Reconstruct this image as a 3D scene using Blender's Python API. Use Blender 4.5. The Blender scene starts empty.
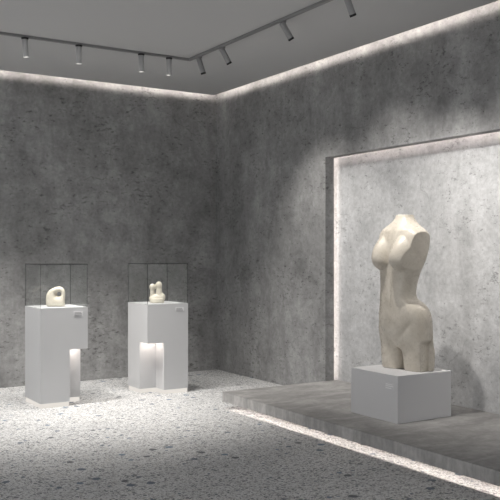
import bpy, bmesh, math, random
from mathutils import Vector, Matrix
PI = math.pi
S = bpy.context.scene
C = S.collection
random.seed(4)

# ------------------------------------------------------------------ dimensions
XW, YW = 5.213, 9.183          # right wall plane, back wall plane
ZC = 3.513                     # underside of the hung ceiling
X0, Y0 = -1.1, -3.0            # sides left open, without walls, so grey world light fills the room
NY0, NY1, NZ = 1.5, 6.878, 2.505   # recess opening in the right wall
XB = 5.365                     # recess back plane
PX0, PZ = 3.962, 0.155         # platform front edge, platform top

# ------------------------------------------------------------------ material helpers
def new_mat(name):
    m = bpy.data.materials.new(name); m.use_nodes = True
    nt = m.node_tree; nt.nodes.clear()
    out = nt.nodes.new('ShaderNodeOutputMaterial')
    return m, nt, out
def N(nt, t, **kw):
    n = nt.nodes.new(t)
    for k, v in kw.items():
        if k in n.inputs.keys(): n.inputs[k].default_value = v
        else: setattr(n, k, v)
    return n
def ramp(nt, src, stops, interp='LINEAR'):
    r = nt.nodes.new('ShaderNodeValToRGB'); r.color_ramp.interpolation = interp
    e = r.color_ramp.elements
    while len(e) < len(stops): e.new(0.5)
    for el, (p, c) in zip(e, stops):
        el.position = p; el.color = (c, c, c, 1) if not hasattr(c, '__len__') else (*c, 1)
    nt.links.new(src, r.inputs[0]); return r.outputs[0]
def mix(nt, a, b, fac, mode='MIX'):
    m = nt.nodes.new('ShaderNodeMix'); m.data_type = 'RGBA'; m.blend_type = mode
    for s, v in ((m.inputs[0], fac), (m.inputs[6], a), (m.inputs[7], b)):
        if hasattr(v, 'links'): nt.links.new(v, s)
        elif isinstance(v, (int, float)) : s.default_value = v
        else: s.default_value = (*v, 1)
    return m.outputs[2]
def coords(nt, scale=(1, 1, 1), loc=(0, 0, 0)):
    tc = nt.nodes.new('ShaderNodeTexCoord'); mp = nt.nodes.new('ShaderNodeMapping')
    mp.inputs['Scale'].default_value = scale; mp.inputs['Location'].default_value = loc
    nt.links.new(tc.outputs['Object'], mp.inputs[0]); return mp.outputs[0]
def noise(nt, vec, scale, detail=4, rough=.5, dist=0):
    n = N(nt, 'ShaderNodeTexNoise', Scale=scale, Detail=detail, Roughness=rough, Distortion=dist)
    nt.links.new(vec, n.inputs['Vector']); return n.outputs[0]
def principled(nt, out, color, rough=.6, spec=.5, bump=None, bstr=.2, bdist=.01, coat=0):
    b = N(nt, 'ShaderNodeBsdfPrincipled')
    if hasattr(color, 'links'): nt.links.new(color, b.inputs['Base Color'])
    else: b.inputs['Base Color'].default_value = (*color, 1)
    if hasattr(rough, 'links'): nt.links.new(rough, b.inputs['Roughness'])
    else: b.inputs['Roughness'].default_value = rough
    b.inputs['Specular IOR Level'].default_value = spec
    b.inputs['Coat Weight'].default_value = coat
    if bump is not None:
        bn = N(nt, 'ShaderNodeBump', Strength=bstr, Distance=bdist)
        nt.links.new(bump, bn.inputs['Height']); nt.links.new(bn.outputs[0], b.inputs['Normal'])
    nt.links.new(b.outputs[0], out.inputs[0]); return b

def m_plain(name, col, rough=.5, spec=.5, metal=0):
    m, nt, out = new_mat(name); b = principled(nt, out, col, rough, spec)
    b.inputs['Metallic'].default_value = metal; return m
def m_emit(name, col, s):
    m, nt, out = new_mat(name)
    e = N(nt, 'ShaderNodeEmission', Strength=s); e.inputs[0].default_value = (*col, 1)
    nt.links.new(e.outputs[0], out.inputs[0]); return m

def m_concrete(name, lo, hi, tint=(1, .985, .965), loc=(0, 0, 0), rough=.7, pits=1.0, mot=1.0):
    m, nt, out = new_mat(name)
    v = coords(nt, loc=loc); vs = coords(nt, (1.6, 1.6, .35), loc); vh = coords(nt, (1, 1, 2.2), loc)
    big = noise(nt, v, .75, 5, .55, .3)
    drip = noise(nt, vs, 1.7, 7, .62, .2)
    mid = noise(nt, v, 4.5, 8, .68, .4)
    fine = noise(nt, v, 26, 6, .7)
    c = ramp(nt, big, [(.3, lo), (.7, hi)])
    c = mix(nt, c, ramp(nt, drip, [(.3, .35), (.66, 1.25)]), .38 * mot, 'MULTIPLY')
    c = mix(nt, c, ramp(nt, mid, [(.32, .42), (.62, 1.2)]), .5 * mot, 'MULTIPLY')
    c = mix(nt, c, ramp(nt, fine, [(.3, .65), (.65, 1.15)]), .6, 'MULTIPLY')
    # dark blow-holes in clusters
    sp = noise(nt, vh, 15, 9, .78)
    cl = noise(nt, v, 2.1, 3, .5)
    th = N(nt, 'ShaderNodeMath', operation='MULTIPLY_ADD'); th.inputs[1].default_value = .22; th.inputs[2].default_value = .265
    nt.links.new(cl, th.inputs[0])
    d = N(nt, 'ShaderNodeMath', operation='SUBTRACT'); nt.links.new(sp, d.inputs[0]); nt.links.new(th.outputs[0], d.inputs[1])
    pit = ramp(nt, d.outputs[0], [(0, .3), (.05, 1)])
    c = mix(nt, c, pit, .75 * pits, 'MULTIPLY')
    vo = N(nt, 'ShaderNodeTexVoronoi', Scale=9.0, Randomness=1.0)
    nt.links.new(v, vo.inputs['Vector'])
    hole = ramp(nt, vo.outputs['Distance'], [(.035, .25), (.07, 1)])
    c = mix(nt, c, hole, .7 * pits, 'MULTIPLY')
    # a few hairline cracks
    dv = N(nt, 'ShaderNodeTexNoise', Scale=3.0, Detail=4.0); nt.links.new(v, dv.inputs['Vector'])
    dm = N(nt, 'ShaderNodeVectorMath', operation='MULTIPLY_ADD'); dm.inputs[1].default_value = (.5, .5, .35)
    nt.links.new(dv.outputs[1], dm.inputs[0]); nt.links.new(v, dm.inputs[2])
    ve = N(nt, 'ShaderNodeTexVoronoi', Scale=.9, feature='DISTANCE_TO_EDGE'); nt.links.new(dm.outputs[0], ve.inputs['Vector'])
    ck = ramp(nt, ve.outputs[0], [(.002, .35), (.006, 1)])
    mk = ramp(nt, noise(nt, v, 1.9, 2, .5), [(.56, 0), (.64, .45)])
    c = mix(nt, c, mix(nt, (1, 1, 1), ck, mk), 1.0, 'MULTIPLY')
    c = mix(nt, c, tint, 1.0, 'MULTIPLY')
    hb = mix(nt, mid, fine, .4)
    hb = mix(nt, hb, pit, .4, 'MULTIPLY')
    principled(nt, out, c, rough, .35, hb, .3, .008)
    return m

def m_terrazzo():
    m, nt, out = new_mat('terrazzo')
    v = coords(nt)
    nz = N(nt, 'ShaderNodeTexNoise', Scale=30.0, Detail=2.0); nt.links.new(v, nz.inputs['Vector'])
    vv = N(nt, 'ShaderNodeVectorMath', operation='MULTIPLY_ADD'); vv.inputs[1].default_value = (.02, .02, 0)
    nt.links.new(nz.outputs[1], vv.inputs[0]); nt.links.new(v, vv.inputs[2])
    flat = N(nt, 'ShaderNodeVectorMath', operation='MULTIPLY'); flat.inputs[1].default_value = (1, 1, 0)
    nt.links.new(vv.outputs[0], flat.inputs[0])
    base = ramp(nt, noise(nt, v, 2.0, 5, .6), [(.3, (.55, .555, .56)), (.7, (.68, .68, .675))])
    def chips(scale, rad, keep, cols, seed, c):
        off = N(nt, 'ShaderNodeVectorMath', operation='ADD'); off.inputs[1].default_value = (seed, seed * 1.7, 0)
        nt.links.new(flat.outputs[0], off.inputs[0])
        vo = N(nt, 'ShaderNodeTexVoronoi', Scale=scale, Randomness=.95, voronoi_dimensions='2D')
        nt.links.new(off.outputs[0], vo.inputs['Vector'])
        sx = N(nt, 'ShaderNodeSeparateColor'); nt.links.new(vo.outputs['Color'], sx.inputs[0])
        # size varies per chip
        rr = N(nt, 'ShaderNodeMath', operation='MULTIPLY_ADD'); rr.inputs[1].default_value = rad * .7; rr.inputs[2].default_value = rad * .5
        nt.links.new(sx.outputs[1], rr.inputs[0])
        lt = N(nt, 'ShaderNodeMath', operation='LESS_THAN'); nt.links.new(vo.outputs['Distance'], lt.inputs[0]); nt.links.new(rr.outputs[0], lt.inputs[1])
        kp = N(nt, 'ShaderNodeMath', operation='LESS_THAN'); nt.links.new(sx.outputs[0], kp.inputs[0]); kp.inputs[1].default_value = keep
        f = N(nt, 'ShaderNodeMath', operation='MULTIPLY'); nt.links.new(lt.outputs[0], f.inputs[0]); nt.links.new(kp.outputs[0], f.inputs[1])
        col = ramp(nt, sx.outputs[2], cols, 'CONSTANT')
        return mix(nt, c, col, f.outputs[0])
    G = [(0, (.24, .24, .25)), (.35, (.36, .36, .36)), (.6, (.11, .12, .13)), (.8, (.46, .45, .43))]
    B = [(0, (.10, .13, .17)), (.4, (.13, .18, .24)), (.75, (.09, .10, .11))]
    c = chips(80, .42, .62, G, 0, base)
    c = chips(46, .42, .52, G, 3.3, c)
    c = chips(26, .30, .16, [(0, (.16, .17, .18)), (.5, (.26, .27, .28)), (.8, (.12, .15, .19))], 7.1, c)
    c = chips(7.5, .20, .16, B, 12.4, c)
    principled(nt, out, c, .5, .4)
    return m

def m_slab(name='slab_concrete', k=1.0, st=.45):
    m, nt, out = new_mat(name)
    v = coords(nt); vx = coords(nt, (.9, 2.2, 1)); vf = coords(nt, (14, 14, 1.2))
    a = noise(nt, vx, 1.6, 7, .62, .8); b = noise(nt, v, 9, 7, .7, .3); s = noise(nt, vf, 2, 5, .6)
    c = ramp(nt, a, [(.3, .19 * k), (.52, .29 * k), (.7, .39 * k)])
    c = mix(nt, c, ramp(nt, b, [(.3, .6), (.65, 1.15)]), .5, 'MULTIPLY')
    c = mix(nt, c, ramp(nt, s, [(.35, .8), (.65, 1.1)]), st, 'MULTIPLY')
    c = mix(nt, c, (1, .98, .96), 1.0, 'MULTIPLY')
    principled(nt, out, c, .62, .35, b, .25, .006); return m

def m_white(name, col=(.57, .575, .585)):
    m, nt, out = new_mat(name); v = coords(nt)
    f = noise(nt, v, 60, 3, .6); principled(nt, out, col, .55, .35, f, .06, .002); return m

def m_stone(name, col, dark, rough=.29):
    m, nt, out = new_mat(name); v = coords(nt)
    a = noise(nt, v, 7, 7, .65, .5); b = noise(nt, v, 45, 5, .65); ch = noise(nt, coords(nt, (1, 1, .55)), 16, 3, .5, .6)
    c = ramp(nt, a, [(.3, dark), (.62, col)])
    r = ramp(nt, b, [(.3, rough - .1), (.7, rough + .16)])
    principled(nt, out, c, r, .5, mix(nt, ch, b, .35), .22, .012, .12); return m

def m_glass(name, tint, edge=False):
    m, nt, out = new_mat(name)
    t = N(nt, 'ShaderNodeBsdfTransparent'); t.inputs[0].default_value = (*tint, 1)
    g = N(nt, 'ShaderNodeBsdfGlossy', Roughness=.02)
    lw = N(nt, 'ShaderNodeLayerWeight', Blend=.5)
    pw = N(nt, 'ShaderNodeMath', operation='POWER'); pw.inputs[1].default_value = 4.0
    fr = N(nt, 'ShaderNodeMath', operation='MULTIPLY_ADD'); fr.inputs[1].default_value = .5; fr.inputs[2].default_value = .035
    nt.links.new(lw.outputs['Facing'], pw.inputs[0]); nt.links.new(pw.outputs[0], fr.inputs[0])
    mx = N(nt, 'ShaderNodeMixShader')
    nt.links.new(fr.outputs[0], mx.inputs[0]); nt.links.new(t.outputs[0], mx.inputs[1]); nt.links.new(g.outputs[0], mx.inputs[2])
    nt.links.new(mx.outputs[0], out.inputs[0]); return m

M = dict(
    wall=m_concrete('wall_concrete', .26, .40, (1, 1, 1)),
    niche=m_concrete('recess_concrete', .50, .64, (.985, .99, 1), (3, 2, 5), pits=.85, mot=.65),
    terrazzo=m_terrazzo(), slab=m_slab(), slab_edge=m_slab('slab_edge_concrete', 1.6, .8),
    ceiling=m_plain('ceiling_paint', (.56, .56, .56), .8, .2),
    white=m_white('white_lacquer'), block=m_white('block_lacquer', (.62, .62, .63)),
    torso=m_stone('glazed_cream_stone', (.66, .61, .53), (.52, .47, .395)),
    cream=m_stone('cream_stone', (.70, .66, .57), (.58, .53, .44), .4),
    glass=m_glass('clear_glass', (.975, .98, .978)), edge=m_glass('glass_edge', (.48, .50, .49)),
    led=m_emit('warm_led', (1, .90, .83), 15.0),
    led_niche=m_emit('warm_led_recess', (1, .87, .80), 27.0),
    led_jamb=m_emit('warm_led_jamb', (1, .89, .82), 5.5),
    led_plat=m_emit('warm_led_platform', (1, .90, .83), 18.0),
    led_base=m_emit('warm_base_glow', (1, .94, .87), .52),
    led_notch=m_emit('warm_notch_glow', (1, .88, .79), 4.5),
    track=m_plain('track_grey', (.24, .24, .24), .5), lamp=m_plain('lamp_grey', (.32, .32, .32), .4), lamp_pale=m_plain('lamp_pale_grey', (.55, .55, .55), .4),
    black=m_plain('black_plastic', (.008, .008, .008), .5), lens=m_emit('lamp_lens', (1, .96, .9), 6.0),
    plaque=m_plain('plaque_white', (.74, .74, .75), .5), ink=m_plain('plaque_print', (.36, .36, .37), .6),
    plaque_grey=m_plain('plaque_grey', (.64, .64, .65), .5), ink_pale=m_plain('plaque_pale_print', (.84, .84, .84), .6),
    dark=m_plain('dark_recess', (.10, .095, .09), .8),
)

# ------------------------------------------------------------------ mesh helpers
def add_box(bm, x0, x1, y0, y1, z0, z1, mi=0):
    vs = [bm.verts.new((x, y, z)) for z in (z0, z1) for y in (y0, y1) for x in (x0, x1)]
    for f in ((0, 2, 3, 1), (4, 5, 7, 6), (0, 1, 5, 4), (2, 6, 7, 3), (0, 4, 6, 2), (1, 3, 7, 5)):
        fa = bm.faces.new([vs[i] for i in f]); fa.material_index = mi
def box(*a):
    bm = bmesh.new(); add_box(bm, *a); return bm
def add_prism(bm, pts, z0, z1):
    lo = [bm.verts.new((x, y, z0)) for x, y in pts]; hi = [bm.verts.new((x, y, z1)) for x, y in pts]
    n = len(pts); bm.faces.new(lo[::-1]); bm.faces.new(hi)
    for i in range(n): bm.faces.new((lo[i], lo[(i + 1) % n], hi[(i + 1) % n], hi[i]))
def add_cyl(bm, p0, p1, r0, r1=None, n=24, cap0=True, cap1=True):
    p0, p1 = Vector(p0), Vector(p1); r1 = r0 if r1 is None else r1
    q = (p1 - p0).to_track_quat('Z', 'Y').to_matrix()
    a = []; b = []
    for i in range(n):
        d = q @ Vector((math.cos(2 * PI * i / n), math.sin(2 * PI * i / n), 0))
        a.append(bm.verts.new(p0 + d * r0)); b.append(bm.verts.new(p1 + d * r1))
    for i in range(n): bm.faces.new((a[i], a[(i + 1) % n], b[(i + 1) % n], b[i]))
    if cap0: bm.faces.new(a[::-1])
    if cap1: bm.faces.new(b)
def obj(name, bm, mats, parent=None, loc=None, smooth=False, bevel=0):
    bmesh.ops.recalc_face_normals(bm, faces=bm.faces[:])
    me = bpy.data.meshes.new(name); bm.to_mesh(me); bm.free()
    for m in (mats if isinstance(mats, (list, tuple)) else [mats]): me.materials.append(m)
    if smooth:
        for p in me.polygons: p.use_smooth = True
    o = bpy.data.objects.new(name, me); C.objects.link(o)
    if parent: o.parent = parent
    if loc: o.location = loc
    if bevel:
        b = o.modifiers.new('bevel', 'BEVEL'); b.width = bevel; b.segments = 2; b.limit_method = 'ANGLE'
    return o
def tag(o, label, cat, group=None):
    o['label'] = label; o['category'] = cat
    if group: o['group'] = group
    return o
def thing(name, label, cat, loc, group=None):
    o = bpy.data.objects.new(name, None); C.objects.link(o); o.location = loc
    o.empty_display_size = .1
    return tag(o, label, cat, group)
def struct(name, bm, m, parent=None):
    o = obj(name, bm, m, parent); o['kind'] = 'structure'; return o

# ------------------------------------------------------------------ the room
ZT = 3.80
struct('floor', box(X0, XB + .2, Y0, YW + .2, -.1, 0), M['terrazzo'])
bm = bmesh.new()
CX, CY = XW - .083, YW - .083
add_box(bm, X0, CX, Y0, CY, ZC, ZC + .012)                       # thin lip of the hung ceiling
add_box(bm, X0, CX - .075, Y0, CY - .075, ZC + .012, ZC + .11)
add_box(bm, X0, XB + .2, Y0, YW + .2, ZT, ZT + .1)
ceil = struct('ceiling', bm, M['ceiling'])
bm = bmesh.new(); add_box(bm, X0 + .05, CX - .028, CY - .040, CY - .028, ZC + .034, ZC + .052)
struct('light_strip', bm, M['led'], ceil)
bm = bmesh.new(); add_box(bm, CX - .040, CX - .028, Y0 + .05, CY - .045, ZC + .034, ZC + .052)
struct('light_strip', bm, M['led'], ceil)

struct('wall_back', box(X0, XB + .2, YW, YW + .2, 0, ZT), M['wall'])
bm = bmesh.new()
LIP = 5.325
for y0, y1 in ((NY1, YW), (Y0, NY0)):
    add_box(bm, XW, 5.270, y0 + (.012 if y0 == NY1 else 0), y1 - (.012 if y1 == NY0 else 0), 0, ZT)
add_box(bm, XW, LIP, NY1, NY1 + .012, 0, NZ + .012)               # jamb lips
add_box(bm, XW, LIP, NY0 - .012, NY0, 0, NZ + .012)
add_box(bm, XW, LIP, NY0, NY1, NZ, NZ + .012)                     # soffit lip
add_box(bm, XW, 5.270, NY0 - .012, NY1 + .012, NZ + .012, ZT)     # lintel
wr = struct('wall_right', bm, M['wall'])
bm = bmesh.new()
add_box(bm, XB, XB + .2, Y0, YW, 0, ZT)
add_box(bm, 5.270, XB, NY1 + .20, YW, 0, ZT)
add_box(bm, 5.270, XB, Y0, NY0 - .20, 0, ZT)
add_box(bm, 5.270, XB, NY0 - .20, NY1 + .20, NZ + .20, ZT)
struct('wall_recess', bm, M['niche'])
bm = bmesh.new()
add_box(bm, 5.271, 5.279, NY0, NY1 + .10, NZ + .145, NZ + .157)
struct('light_strip', bm, M['led_niche'], wr)
bm = bmesh.new(); add_box(bm, 5.271, 5.306, NY1 + .060, NY1 + .072, PZ, NZ + .05)
struct('light_strip', bm, M['led_jamb'], wr)

# ------------------------------------------------------------------ the stage under the recess
st = thing('display_platform', 'low grey concrete platform with a lit gap along its floor edge', 'platform', (PX0, NY1, 0))
def rel(bm, o): bmesh.ops.translate(bm, verts=bm.verts[:], vec=-Vector(o.location)); return bm
bm = bmesh.new()
PY1, PY0, ZB = NY1 - .002, NY0 + .002, .064
add_box(bm, PX0, XB - .002, PY0, PY1, .128, PZ)
add_box(bm, PX0, PX0 + .014, PY0, PY1, ZB, .128)                   # front lip
add_box(bm, PX0 + .014, XW - .002, PY1 - .06, PY1, ZB, .128)       # end lip
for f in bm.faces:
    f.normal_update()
    if abs(f.normal.z) < .5: f.material_index = 1                    # upright faces are paler than the top, with stronger streaks
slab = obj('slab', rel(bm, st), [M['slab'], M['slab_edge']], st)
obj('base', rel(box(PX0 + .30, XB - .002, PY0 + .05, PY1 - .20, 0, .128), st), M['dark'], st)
obj('light_strip', rel(box(PX0 + .026, PX0 + .038, PY0 + .05, PY1 - .09, .118, .127), st), M['led_plat'], st)

# ------------------------------------------------------------------ pedestals
def plaque(parent, cx, cy, cz, w, h, axis, mats, lines):
    """small card on a face: axis 'y' faces -Y, axis 'x' faces -X"""
    t = .0016
    if axis == 'y': b = box(cx - w/2, cx + w/2, cy - t, cy + .001, cz - h/2, cz + h/2)
    else: b = box(cx - t, cx + .001, cy - w/2, cy + w/2, cz - h/2, cz + h/2)
    p = obj('plaque', b, mats[0], parent)
    for a0, a1, zf in lines:
        z = cz + zf * h; e = .035 * h + .0012
        if axis == 'y': b = box(cx + a0 * w, cx + a1 * w, cy - t - .0008, cy - t + .001, z - e, z + e)
        else: b = box(cx - t - .0008, cx - t + .001, cy - a1 * w, cy - a0 * w, z - e, z + e)
        obj('printed_line', b, mats[1], p)
    return p
def pedestal(x0, x1, y0, y1, top, cut, label, nx, nd, nz):
    t = thing('pedestal', label, 'pedestal', ((x0 + x1) / 2, (y0 + y1) / 2, 0), 'white gallery pedestals')
    cx, cy = t.location[:2]
    a0, a1, b0, b1 = x0 - cx, x1 - cx, y0 - cy, y1 - cy
    zb = .045
    if cut == 'right':  foot = [(a0, b0), (a1 - nx, b0), (a1 - nx, b0 + nd), (a1, b0 + nd), (a1, b1), (a0, b1)]
    else:               foot = [(a0, b0 + nd), (a0 + nx, b0 + nd), (a0 + nx, b0), (a1, b0), (a1, b1), (a0, b1)]
    bm = bmesh.new()
    V = lambda p, z: bm.verts.new((p[0], p[1], z))
    lo = [V(p, zb) for p in foot]; md = [V(p, nz) for p in foot]
    c = V((a1, b0) if cut == 'right' else (a0, b0), nz)
    bm.faces.new(lo)
    for k in range(6): bm.faces.new((lo[k], lo[(k + 1) % 6], md[(k + 1) % 6], md[k]))
    t00, t10, t11, t01 = (V(p, top) for p in ((a0, b0), (a1, b0), (a1, b1), (a0, b1)))
    bm.faces.new((t00, t10, t11, t01))
    bm.faces.new((md[4], md[5], t01, t11))
    if cut == 'right':
        bm.faces.new((md[0], md[1], c, t10, t00)); bm.faces.new((c, md[3], md[4], t11, t10))
        bm.faces.new((md[5], md[0], t00, t01)); bm.faces.new((md[1], md[2], md[3], c))
    else:
        bm.faces.new((c, md[2], md[3], t10, t00)); bm.faces.new((md[3], md[4], t11, t10))
        bm.faces.new((md[5], md[0], c, t00, t01)); bm.faces.new((c, md[0], md[1], md[2]))
    obj('body', bm, M['white'], t)
    i = .006
    def inset(p):
        x, y = p
        return (x + (i if x <= a0 + 1e-6 or (cut == 'left' and abs(x - a0 - nx) < 1e-6) else -i),
                y + (i if y <= b0 + nd + 1e-6 else -i))
    bm = bmesh.new(); add_prism(bm, [inset(p) for p in foot], 0, zb)
    obj('base', bm, M['led_base'], t)
    if cut == 'right': b = box(a1 - nx + .02, a1 - .02, b0 + .03, b0 + nd - .01, nz - .003, nz - .0005)
    else: b = box(a0 + .02, a0 + nx - .02, b0 + .03, b0 + nd - .01, nz - .003, nz - .0005)
    obj('notch_light', b, M['led_notch'], t)
    return t
P1 = (2.444, 2.922, 7.743, 8.244); P2 = (3.620, 4.098, 7.853, 8.362)
T1, T2 = .964, .958
p1 = pedestal(*P1, T1, 'right', 'white pedestal, lit notch cut from its right corner, under the pierced round sculpture', .185, .21, .553)
p2 = pedestal(*P2, T2, 'left', 'white pedestal, lit notch cut from its left corner, under the two-headed sculpture', .19, .20, .548)
def place_plaque(p, P, xa, xb, za, zb, lines):
    cx = (xa + xb) / 2 - p.location.x
    plaque(p, cx, P[2] - p.location.y, (za + zb) / 2, xb - xa, zb - za, 'y', (M['plaque'], M['ink']), lines)
place_plaque(p1, P1, 2.775, 2.872, .880, .927, [(-.4, .3, .2), (-.4, .38, -.05), (-.42, .42, -.36)])
place_plaque(p2, P2, 3.947, 4.046, .876, .918, [(-.4, .3, .2), (-.4, .38, -.05), (-.42, .42, -.36)])

def glass_case(P, z0, z1, label):
    x0, x1, y0, y1 = P; t = thing('glass_case', label, 'display case', ((x0+x1)/2, (y0+y1)/2, z0), 'glass cases on the pedestals')
    a, b = (x1 - x0) / 2 - .001, (y1 - y0) / 2 - .001; h = z1 - z0; g = .007
    def pane(name, *d):
        bm = bmesh.new(); add_box(bm, *d)
        dims = [d[1]-d[0], d[3]-d[2], d[5]-d[4]]; k = dims.index(min(dims))
        bm.faces.ensure_lookup_table(); bmesh.ops.recalc_face_normals(bm, faces=bm.faces[:])
        for f in bm.faces: f.material_index = 0 if abs(f.normal[k]) > .9 else 1
        obj(name, bm, [M['glass'], M['edge']], t)
    pane('front_pane', -a, a, -b, -b + g, 0, h - g); pane('back_pane', -a, a, b - g, b, 0, h - g)
    pane('side_pane', -a, -a + g, -b + g, b - g, 0, h - g); pane('side_pane', a - g, a, -b + g, b - g, 0, h - g)
    pane('top_pane', -a, a, -b, b, h - g, h)
    return t
glass_case(P1, T1, 1.392, 'clear glass case over the pierced round sculpture')
glass_case(P2, T2, 1.388, 'clear glass case over the small two-headed sculpture')

# ------------------------------------------------------------------ small sculptures
def baked(o, name, mat, parent=None):
    """apply an object's modifiers into a plain mesh"""
    dg = bpy.context.evaluated_depsgraph_get(); dg.update()
    me = bpy.data.meshes.new_from_object(o.evaluated_get(dg)); me.name = name
    me.materials.clear(); me.materials.append(mat)
    for p in me.polygons: p.use_smooth = True
    bpy.data.objects.remove(o)
    n = bpy.data.objects.new(name, me); C.objects.link(n)
    return n
# pierced egg: ring loft from the outer outline to the hole, on both faces
def pierced():
    bm = bmesh.new(); n = 48
    out = [(-.088, .0), (-.094, .035), (-.097, .075), (-.092, .115), (-.074, .150), (-.040, .178), (.0, .196), (.040, .200),
           (.072, .186), (.090, .155), (.094, .110), (.088, .060), (.080, .0)]
    # closed Catmull-Rom, resampled
    def cr(p, k):
        m = len(p); r = []
        for i in range(m):
            a, b, c, d = (Vector(p[(i + j - 1) % m]) for j in range(4))
            for s in range(k):
                t = s / k
                r.append(.5 * ((2*b) + (c-a)*t + (2*a-5*b+4*c-d)*t*t + (3*b-a-3*c+d)*t**3))
        return r
    pts = cr(out, 8); hole = Vector((.034, .126))
    ang = sorted(((math.atan2((p - hole).y, (p - hole).x), p) for p in pts), key=lambda x: x[0])
    outer = []
    for i in range(n):
        th = -PI + 2 * PI * i / n
        best = min(ang, key=lambda x: abs((x[0] - th + PI) % (2 * PI) - PI)); outer.append(best[1])
    prof = [(1.0, 0.0), (.985, .35), (.93, .66), (.83, .86), (.68, .97), (.52, 1.0), (.38, .99), (.26, .93), (.16, .80), (.07, .62), (0, .4)]
    D = .058; rh = .021
    rings = []
    seq = [(f, d * D) for f, d in prof] + [(f, -d * D) for f, d in prof[::-1][0:-1]]
    for f, dy in seq:
        ring = []
        for i in range(n):
            th = -PI + 2 * PI * i / n
            h = hole + Vector((math.cos(th), math.sin(th))) * rh
            q = h.lerp(outer[i], f); thin = .75 + .25 * max(0, 1 - q.y / .2)
            ring.append(bm.verts.new((q.x, -dy * thin, max(q.y, 0))))
        rings.append(ring)
    m = len(rings)
    for j in range(m):
        a, b = rings[j], rings[(j + 1) % m]
        for i in range(n): bm.faces.new((a[i], a[(i + 1) % n], b[(i + 1) % n], b[i]))
    o = obj('pierced_sculpture', bm, M['cream'], smooth=True)
    s = o.modifiers.new('s', 'SMOOTH'); s.factor = .4; s.iterations = 3
    return baked(o, 'pierced_sculpture', M['cream'])
o = pierced(); o.location = (2.678, 7.99, T1); o.rotation_euler = (0, 0, math.radians(-22))
tag(o, 'small cream rounded stone pierced by one round hole, inside a glass case', 'sculpture')

def blob(parts, vox, name, mat, smooth=8):
    bm = bmesh.new()
    for kind, *a in parts:
        if kind == 'e':
            (x, y, z), (rx, ry, rz), ry_deg = a
            mt = Matrix.Translation((x, y, z)) @ Matrix.Rotation(math.radians(ry_deg), 4, 'Y') @ Matrix.Diagonal((rx, ry, rz, 1))
            bmesh.ops.create_uvsphere(bm, u_segments=28, v_segments=18, radius=1, matrix=mt)
        else: add_cyl(bm, *a, n=24)
    o = obj(name, bm, mat)
    r = o.modifiers.new('r', 'REMESH'); r.mode = 'VOXEL'; r.voxel_size = vox
    s = o.modifiers.new('s', 'SMOOTH'); s.factor = .5; s.iterations = smooth
    return baked(o, name, mat)
o = blob([('e', (-.002, 0, .042), (.088, .055, .048), 0), ('c', (-.002, 0, 0), (-.002, 0, .04), .080, .078),
          ('c', (-.052, 0, .05), (-.052, 0, .14), .027, .024), ('e', (-.052, 0, .160), (.034, .036, .040), 0), ('e', (-.030, 0, .158), (.020, .022, .016), 0),
          ('c', (.020, 0, .05), (.020, 0, .17), .040, .028), ('e', (.018, 0, .180), (.036, .038, .042), 0), ('e', (-.008, 0, .178), (.020, .022, .018), 0),
          ('e', (.045, 0, .055), (.044, .045, .046), 20)], .005, 'couple_sculpture', M['cream'], 4)
o.scale = (1.0, .8, 1.03)
o.location = (3.842, 8.085, T2 + .004); o.rotation_euler = (0, 0, math.radians(-20))
tag(o, 'small cream stone sculpture of two leaning heads, inside a glass case', 'sculpture')

# ------------------------------------------------------------------ block and torso
BX0, BX1, BY0, BY1, BZ = 4.378, 4.962, 4.840, 5.421, .533
bk = thing('display_block', 'low white block carrying the large female torso', 'plinth', ((BX0+BX1)/2, (BY0+BY1)/2, PZ))
hx, hy = (BX1-BX0)/2, (BY1-BY0)/2
obj('body', box(-hx, hx, -hy, hy, 0, BZ - PZ), M['block'], bk, bevel=.003)
plaque(bk, -hx, -.195, .285, .105, .05, 'x', (M['plaque_grey'], M['ink_pale']), [(-.42, .35, .3), (-.42, .42, .02), (-.42, .2, -.3)])

# section table; p = her left, q = her front (local metres)
#   z, pc, qc, AL, AR, Bf, Bb, exponent (small = square), image-measured side extents
TORSO_C = (4.67, 5.13)
TL = [
 (1.818, .000, -.050, .085, .085, .078, .080, .85, (395.8, 413.6)),
 (1.795, .000, -.050, .085, .085, .080, .080, .85, (395.0, 414.0)),
 (1.762, .000, -.047, .108, .115, .092, .095, .85, (392.5, 416.8)),
 (1.733, .000, -.045, .150, .165, .103, .110, .85, (388.0, 419.6)),
 (1.703, .000, -.040, .215, .215, .112, .125, .85, (382.5, 423.5)),
 (1.668, .000, -.035, .262, .240, .125, .135, .80, (379.0, 428.8)),
 (1.610, .000, -.030, .275, .240, .135, .140, .75, (378.0, 429.2)),
 (1.555, .000, -.030, .275, .230, .140, .140, .70, (378.0, 428.6)),
 (1.505, .000, -.030, .270, .218, .142, .135, .68, (378.0, 427.3)),
 (1.460, .000, -.030, .262, .208, .142, .130, .66, (378.2, 425.8)),
 (1.420, .000, -.030, .250, .200, .140, .125, .64, (378.5, 424.2)),
 (1.385, .000, -.030, .235, .192, .138, .120, .62, (379.0, 422.6)),
 (1.310, .000, -.030, .205, .176, .134, .112, .60, (380.2, 419.0)),
 (1.225, .000, -.028, .178, .162, .130, .108, .60, (380.4, 416.5)),
 (1.150, .000, -.028, .164, .158, .130, .108, .60, (380.0, 415.6)),
 (1.118, .002, -.032, .180, .163, .134, .115, .62, (379.8, 418.0)),
 (1.090, .002, -.040, .215, .172, .140, .135, .66, (379.7, 423.0)),
 (1.045, .004, -.047, .238, .188, .146, .155, .70, (379.4, 428.6)),
 (.975,  .004, -.055, .252, .210, .148, .172, .74, (378.6, 431.6)),
 (.890,  .004, -.060, .258, .226, .142, .180, .76, (378.0, 432.3)),
 (.815,  .004, -.065, .260, .232, .132, .172, .78, (378.6, 432.6)),
]
UQ, UP = -.738, .675
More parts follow.
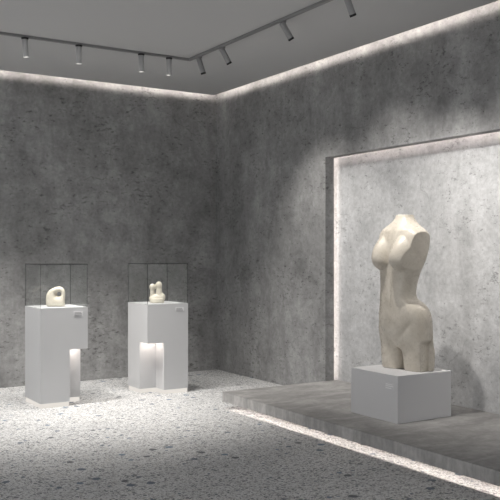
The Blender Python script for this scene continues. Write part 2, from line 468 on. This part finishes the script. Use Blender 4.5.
def cut_p(z): return .150 + .165 * (z - 1.14)        # the plane of the cut left side
TH = [0, 15, 30, 45, 64, 90, 116, 135, 150, 165, 180]
def torso_ring(L):
    z, pc, qc, AL, AR, Bf, Bb, e, _ = L
    pts = []
    for k in range(20):
        i, sg = (k, 1) if k <= 10 else (20 - k, -1)
        a = math.radians(TH[i]); s, c = math.sin(a), math.cos(a)
        p = sg * (AL if sg > 0 else AR) * abs(s) ** e; q = math.copysign(abs(c) ** e, c) * (Bf if c > 0 else Bb)
        if i == 10: q += .012
        pts.append([pc + p, qc + q])
    return pts
def clampd(z, p): return min(p, cut_p(z)) if 1.135 < z < 1.71 else p
def fit(pts, tgt, z):
    lo, hi = (tgt[0] - 400.4) / 120.5, (tgt[1] - 400.4) / 120.5
    for _ in range(6):
        us = [UQ * q + UP * clampd(z, p) for p, q in pts]; a, b = min(us), max(us)
        s = (hi - lo) / (b - a)
        mp = sum(p for p, q in pts) / 20; mq = sum(q for p, q in pts) / 20
        pts = [[mp + (p - mp) * s, mq + (q - mq) * s] for p, q in pts]
        us = [UQ * q + UP * clampd(z, p) for p, q in pts]; dlt = lo - min(us)
        pts = [[p + UP * dlt, q + UQ * dlt] for p, q in pts]
    return pts
def sstep(a, b, x):
    t = max(0, min(1, (x - a) / (b - a))); return t * t * (3 - 2 * t)
def build_torso():
    bm = bmesh.new(); rings = []
    for L in TL:
        r = fit(torso_ring(L), L[8], L[0])
        rings.append([bm.verts.new((-q, -p, L[0] - BZ)) for p, q in r])
    n = 20
    for a, b in zip(rings, rings[1:]):
        for i in range(n): bm.faces.new((a[i], a[(i+1) % n], b[(i+1) % n], b[i]))
    cen = sum((v.co for v in rings[0]), Vector()) / n
    top = bm.verts.new(cen + Vector((0, 0, .002)))
    for i in range(n): bm.faces.new((rings[0][i], rings[0][(i+1) % n], top))
    # crotch row, then the two thighs
    last = rings[-1]
    zc = .742
    r = fit(torso_ring((zc, .004, -.068, .258, .232, .120, .160, .8, None)), (379.8, 432.8), zc)
    cr = [bm.verts.new((-q, -p, zc - BZ)) for p, q in r]
    cr[0].co.z -= .022; cr[10].co.z -= .02; cr[0].co.x += .02
    for i in range(n): bm.faces.new((last[i], last[(i+1) % n], cr[(i+1) % n], cr[i]))
    mids = [bm.verts.new(cr[0].co.lerp(cr[10].co, t) + Vector((0, 0, .012))) for t in (.25, .5, .75)]
    legrows = []
    def leg(sg, specs):
        ring = [cr[i if sg > 0 else (20 - i) % 20] for i in range(11)] + mids[::-1]
        for z, pc, qc, rp, rq in specs:
            new = []
            for k in range(14):
                ph = -38 + k * 256 / 10 if k <= 10 else 218 + (k - 10) * 26
                a = math.radians(ph); s, c = math.sin(a), math.cos(a)
                p = pc + sg * rp * math.copysign(abs(s) ** .8, s); q = qc + rq * math.copysign(abs(c) ** .8, c)
                new.append(bm.verts.new((-q, -p, z - BZ)))
            for i in range(14): bm.faces.new((ring[i], ring[(i+1) % 14], new[(i+1) % 14], new[i]))
            ring = new; legrows.append(new)
        bm.faces.new(ring)
    leg(1, [(.700, .134, -.075, .128, .128), (.640, .137, -.078, .125, .126), (.575, .137, -.080, .120, .122), (.545, .137, -.080, .118, .120), (BZ + .001, .136, -.080, .112, .114)])
    leg(-1, [(.700, -.117, -.060, .119, .128), (.640, -.117, -.060, .118, .127), (.575, -.115, -.062, .115, .124), (.545, -.114, -.062, .113, .122), (BZ + .001, -.113, -.062, .108, .116)])
    cl = bm.edges.layers.float.new('crease_edge')
    def crease(vs, w):
        for a, b in zip(vs, vs[1:]):
            e = bm.edges.get((a, b))
            if e: e[cl] = w
    for k, w in ((3, .95), (17, .7), (7, .4), (13, .3)): crease([rings[j][k] for j in range(10, 20)], w)
    crease([rings[15][i] for i in range(3, 9)], .5)
    crease([rings[0][i % n] for i in range(n + 1)], .75)
    for a in (4, 9): crease([legrows[a][i % 14] for i in range(15)], .6)
    o = obj('torso_sculpture', bm, M['torso'])
    s = o.modifiers.new('s', 'SUBSURF'); s.levels = 3; s.render_levels = 3
    o = baked(o, 'torso_sculpture', M['torso'])
    # carve: breasts, side cut, ridges, groin
    for v in o.data.vertices:
        q, p, z = -v.co.x, -v.co.y, v.co.z + BZ
        if 1.2 < z < 1.75 and q > -.02:
            for pb, qb in ((.118, 1.455), (-.118, 1.462)):
                dp = (p - pb) / .098; dz = (z - qb) / (.105 + .085 * sstep(-.09, .08, z - qb))
                r2 = dp * dp + dz * dz
                if r2 < 1: q += .092 * (1 - r2) ** (.62 + .55 * sstep(-.7, .8, dz))
            q -= .008 * math.exp(-(p / .022) ** 2) * sstep(1.30, 1.42, z) * sstep(1.72, 1.62, z)      # between the breasts
            for sg in (1, -1):                                                                       # collar bones
                zc2 = 1.685 + .10 * (abs(p) - .05)
                if sg * p > .02: q += .004 * math.exp(-((z - zc2) / .02) ** 2) * sstep(.22, .16, abs(p))
        if q > .0:
            q -= .007 * math.exp(-((p + .0) / .014) ** 2) * sstep(1.06, 1.12, z) * sstep(1.42, 1.34, z)  # midline
            q -= .004 * math.exp(-((p / .014) ** 2 + ((z - 1.055) / .016) ** 2))                          # navel
            for sg in (1, -1):
                zl = .735 + .95 * max(0, sg * p)                                                     # groin lines
                if sg * p > 0 and z < 1.0: q -= .007 * math.exp(-((z - zl) / .028) ** 2) * sstep(.24, .15, sg * p)
        if 1.10 < z < 1.73:                                                                          # flat cut of the left side
            lim = cut_p(z) - .15 * max(0, q)
            if p > lim: p = lim + (p - lim) * (1 - sstep(1.115, 1.145, z) * sstep(1.725, 1.700, z))
        if 1.55 < z < 1.70 and p < -.222: p = -.222 - (p + .222) * -.25                              # right shoulder stump
        if z < .80:                                                                                  # facet on the left thigh
            k = sstep(.800, .745, z); lim = .232 + .22 * (q + .02)
            if q > -.12 and p > lim: p = lim + (p - lim) * (1 - k)
        v.co = (-q, -p, z - BZ)
    return o
o = build_torso(); o.location = (TORSO_C[0], TORSO_C[1], BZ)
tag(o, 'large cream stone female torso without head or arms on the low block', 'sculpture')

# ------------------------------------------------------------------ track and lamps
TX, TY, TZ = 3.945, 7.525, ZC
bm = bmesh.new()
for pts in ([(X0 + .1, TY - .018), (TX + .018, TY - .018), (TX + .018, TY + .018), (X0 + .1, TY + .018)],
            [(TX - .018, Y0 + .1), (TX + .018, Y0 + .1), (TX + .018, TY - .018), (TX - .018, TY - .018)]):
    add_prism(bm, pts, TZ - .022, TZ - .001)
tag(obj('lighting_track', bm, M['track']), 'thin grey L-shaped lighting track running across the ceiling', 'lighting track')

def spotlight(x, y, aim, label, energy, cone=70, blend=.8, radius=.025, color=(1, .96, .91), body='lamp', mount='black', ring=False):
    t = thing('spotlight', label, 'spotlight', (x, y, TZ - .022), 'spotlights on the ceiling track')
    d = (Vector(aim) - Vector((x, y, TZ - .07))).normalized()
    bm = bmesh.new(); add_cyl(bm, (0, 0, 0), (0, 0, -.016), .034, .030); obj('mount', bm, M[mount], t)
    p = Vector((0, 0, -.026)); a = p - d * .012; b = p + d * .15
    bm = bmesh.new(); add_cyl(bm, a, b, .026, .026, 28, True, False); add_cyl(bm, b, b - d * .02, .026, .020, 28, False, False)
    add_cyl(bm, b - d * .02, b - d * .021, .020, .001, 28, False, True)
    bo = obj('body', bm, M[body], t, smooth=True)
    for pg in bo.data.polygons: pg.use_smooth = len(pg.vertices) == 4
    bm = bmesh.new(); add_cyl(bm, (0, 0, -.016), p + d*.01, .008); obj('joint', bm, M['black'], t)
    if ring:
        bm = bmesh.new(); add_cyl(bm, b - d * .014, b + d * .004, .0268, .0268, 28, False, False); add_cyl(bm, b + d * .004, b + d * .002, .0268, .0205, 28, False, False)
        obj('front_ring', bm, M['black'], t)
    bm = bmesh.new(); add_cyl(bm, b - d * .018, b - d * .0165, .017); obj('lens', bm, M['lens'], t)
    L = bpy.data.lights.new('lamp', 'SPOT'); L.energy = energy; L.spot_size = math.radians(cone); L.spot_blend = blend
    L.shadow_soft_size = radius; L.color = color
    lo = bpy.data.objects.new('lamp', L); C.objects.link(lo); lo.parent = t
    lo.location = b + d * .005; lo.rotation_euler = d.to_track_quat('-Z', 'Y').to_euler()
    return t
K = dict(cone=84, blend=1.0, body='lamp_pale')
W = dict(cone=76, blend=1.0, mount='track', ring=True)
LAMPS = [
 (2.23, 7.525, (2.50, 7.68, .3), 'spotlight at the far left of the track, first from the left picture edge', 108, K),
 (2.75, 7.525, (2.80, 7.68, .3), 'spotlight above the left pedestal, second from the left picture edge', 72, K),
 (3.40, 7.525, (3.55, 7.70, .3), 'spotlight on the left track arm, second one left of the track corner', 102, K),
 (3.71, 7.525, (3.75, 7.70, .3), 'spotlight first to the left of the track corner, on the left arm', 64, K),
 (TX, 7.32, (5.0, 7.35, .6), 'spotlight nearest the track corner on its right arm', 14, W),
 (TX, 6.85, (5.2, 6.82, 1.45), 'spotlight on the right arm of the track, second from the corner', 100, dict(W, cone=66)),
 (TX, 5.81, (5.3, 5.70, 1.5), 'spotlight alone at the middle of the right track arm', 54, W),
 (TX, 4.94, (5.0, 5.04, 1.5), 'spotlight cut by the top picture edge, nearest to the torso', 128, W),
 (1.85, 7.525, (2.35, 7.72, .4), 'unseen added spotlight on the left track arm beyond the left picture edge', 210, K),  # added out of view to light the pedestals' left faces
 (TX, 4.00, (5.3, 4.2, 1.5), 'unseen added spotlight on the right track arm beyond the top picture edge', 62, W),  # added out of view for more light on the recess wall
]
for l in LAMPS: spotlight(*l[:5], **l[5])

# ------------------------------------------------------------------ world, camera, view
w = bpy.data.worlds.new('World'); S.world = w; w.use_nodes = True
w.node_tree.nodes['Background'].inputs[0].default_value = (.50, .50, .505, 1)
cam = bpy.data.cameras.new('Camera'); co = bpy.data.objects.new('Camera', cam); C.objects.link(co)
co.location = (0, 0, 1.5); co.rotation_euler = (PI / 2, 0, -math.atan2(509, 818))
cam.sensor_width = 36; cam.lens = 818 / 500 * 36; cam.shift_y = 3 / 500; cam.clip_start = .05
S.camera = co
vs = S.view_settings; vs.view_transform = 'Standard'; vs.look = 'None'; vs.gamma = 1; vs.exposure = .62; vs.use_curve_mapping = False
S.cycles.use_denoising = True
S.cycles.max_bounces = 8; S.cycles.diffuse_bounces = 5; S.cycles.transparent_max_bounces = 16
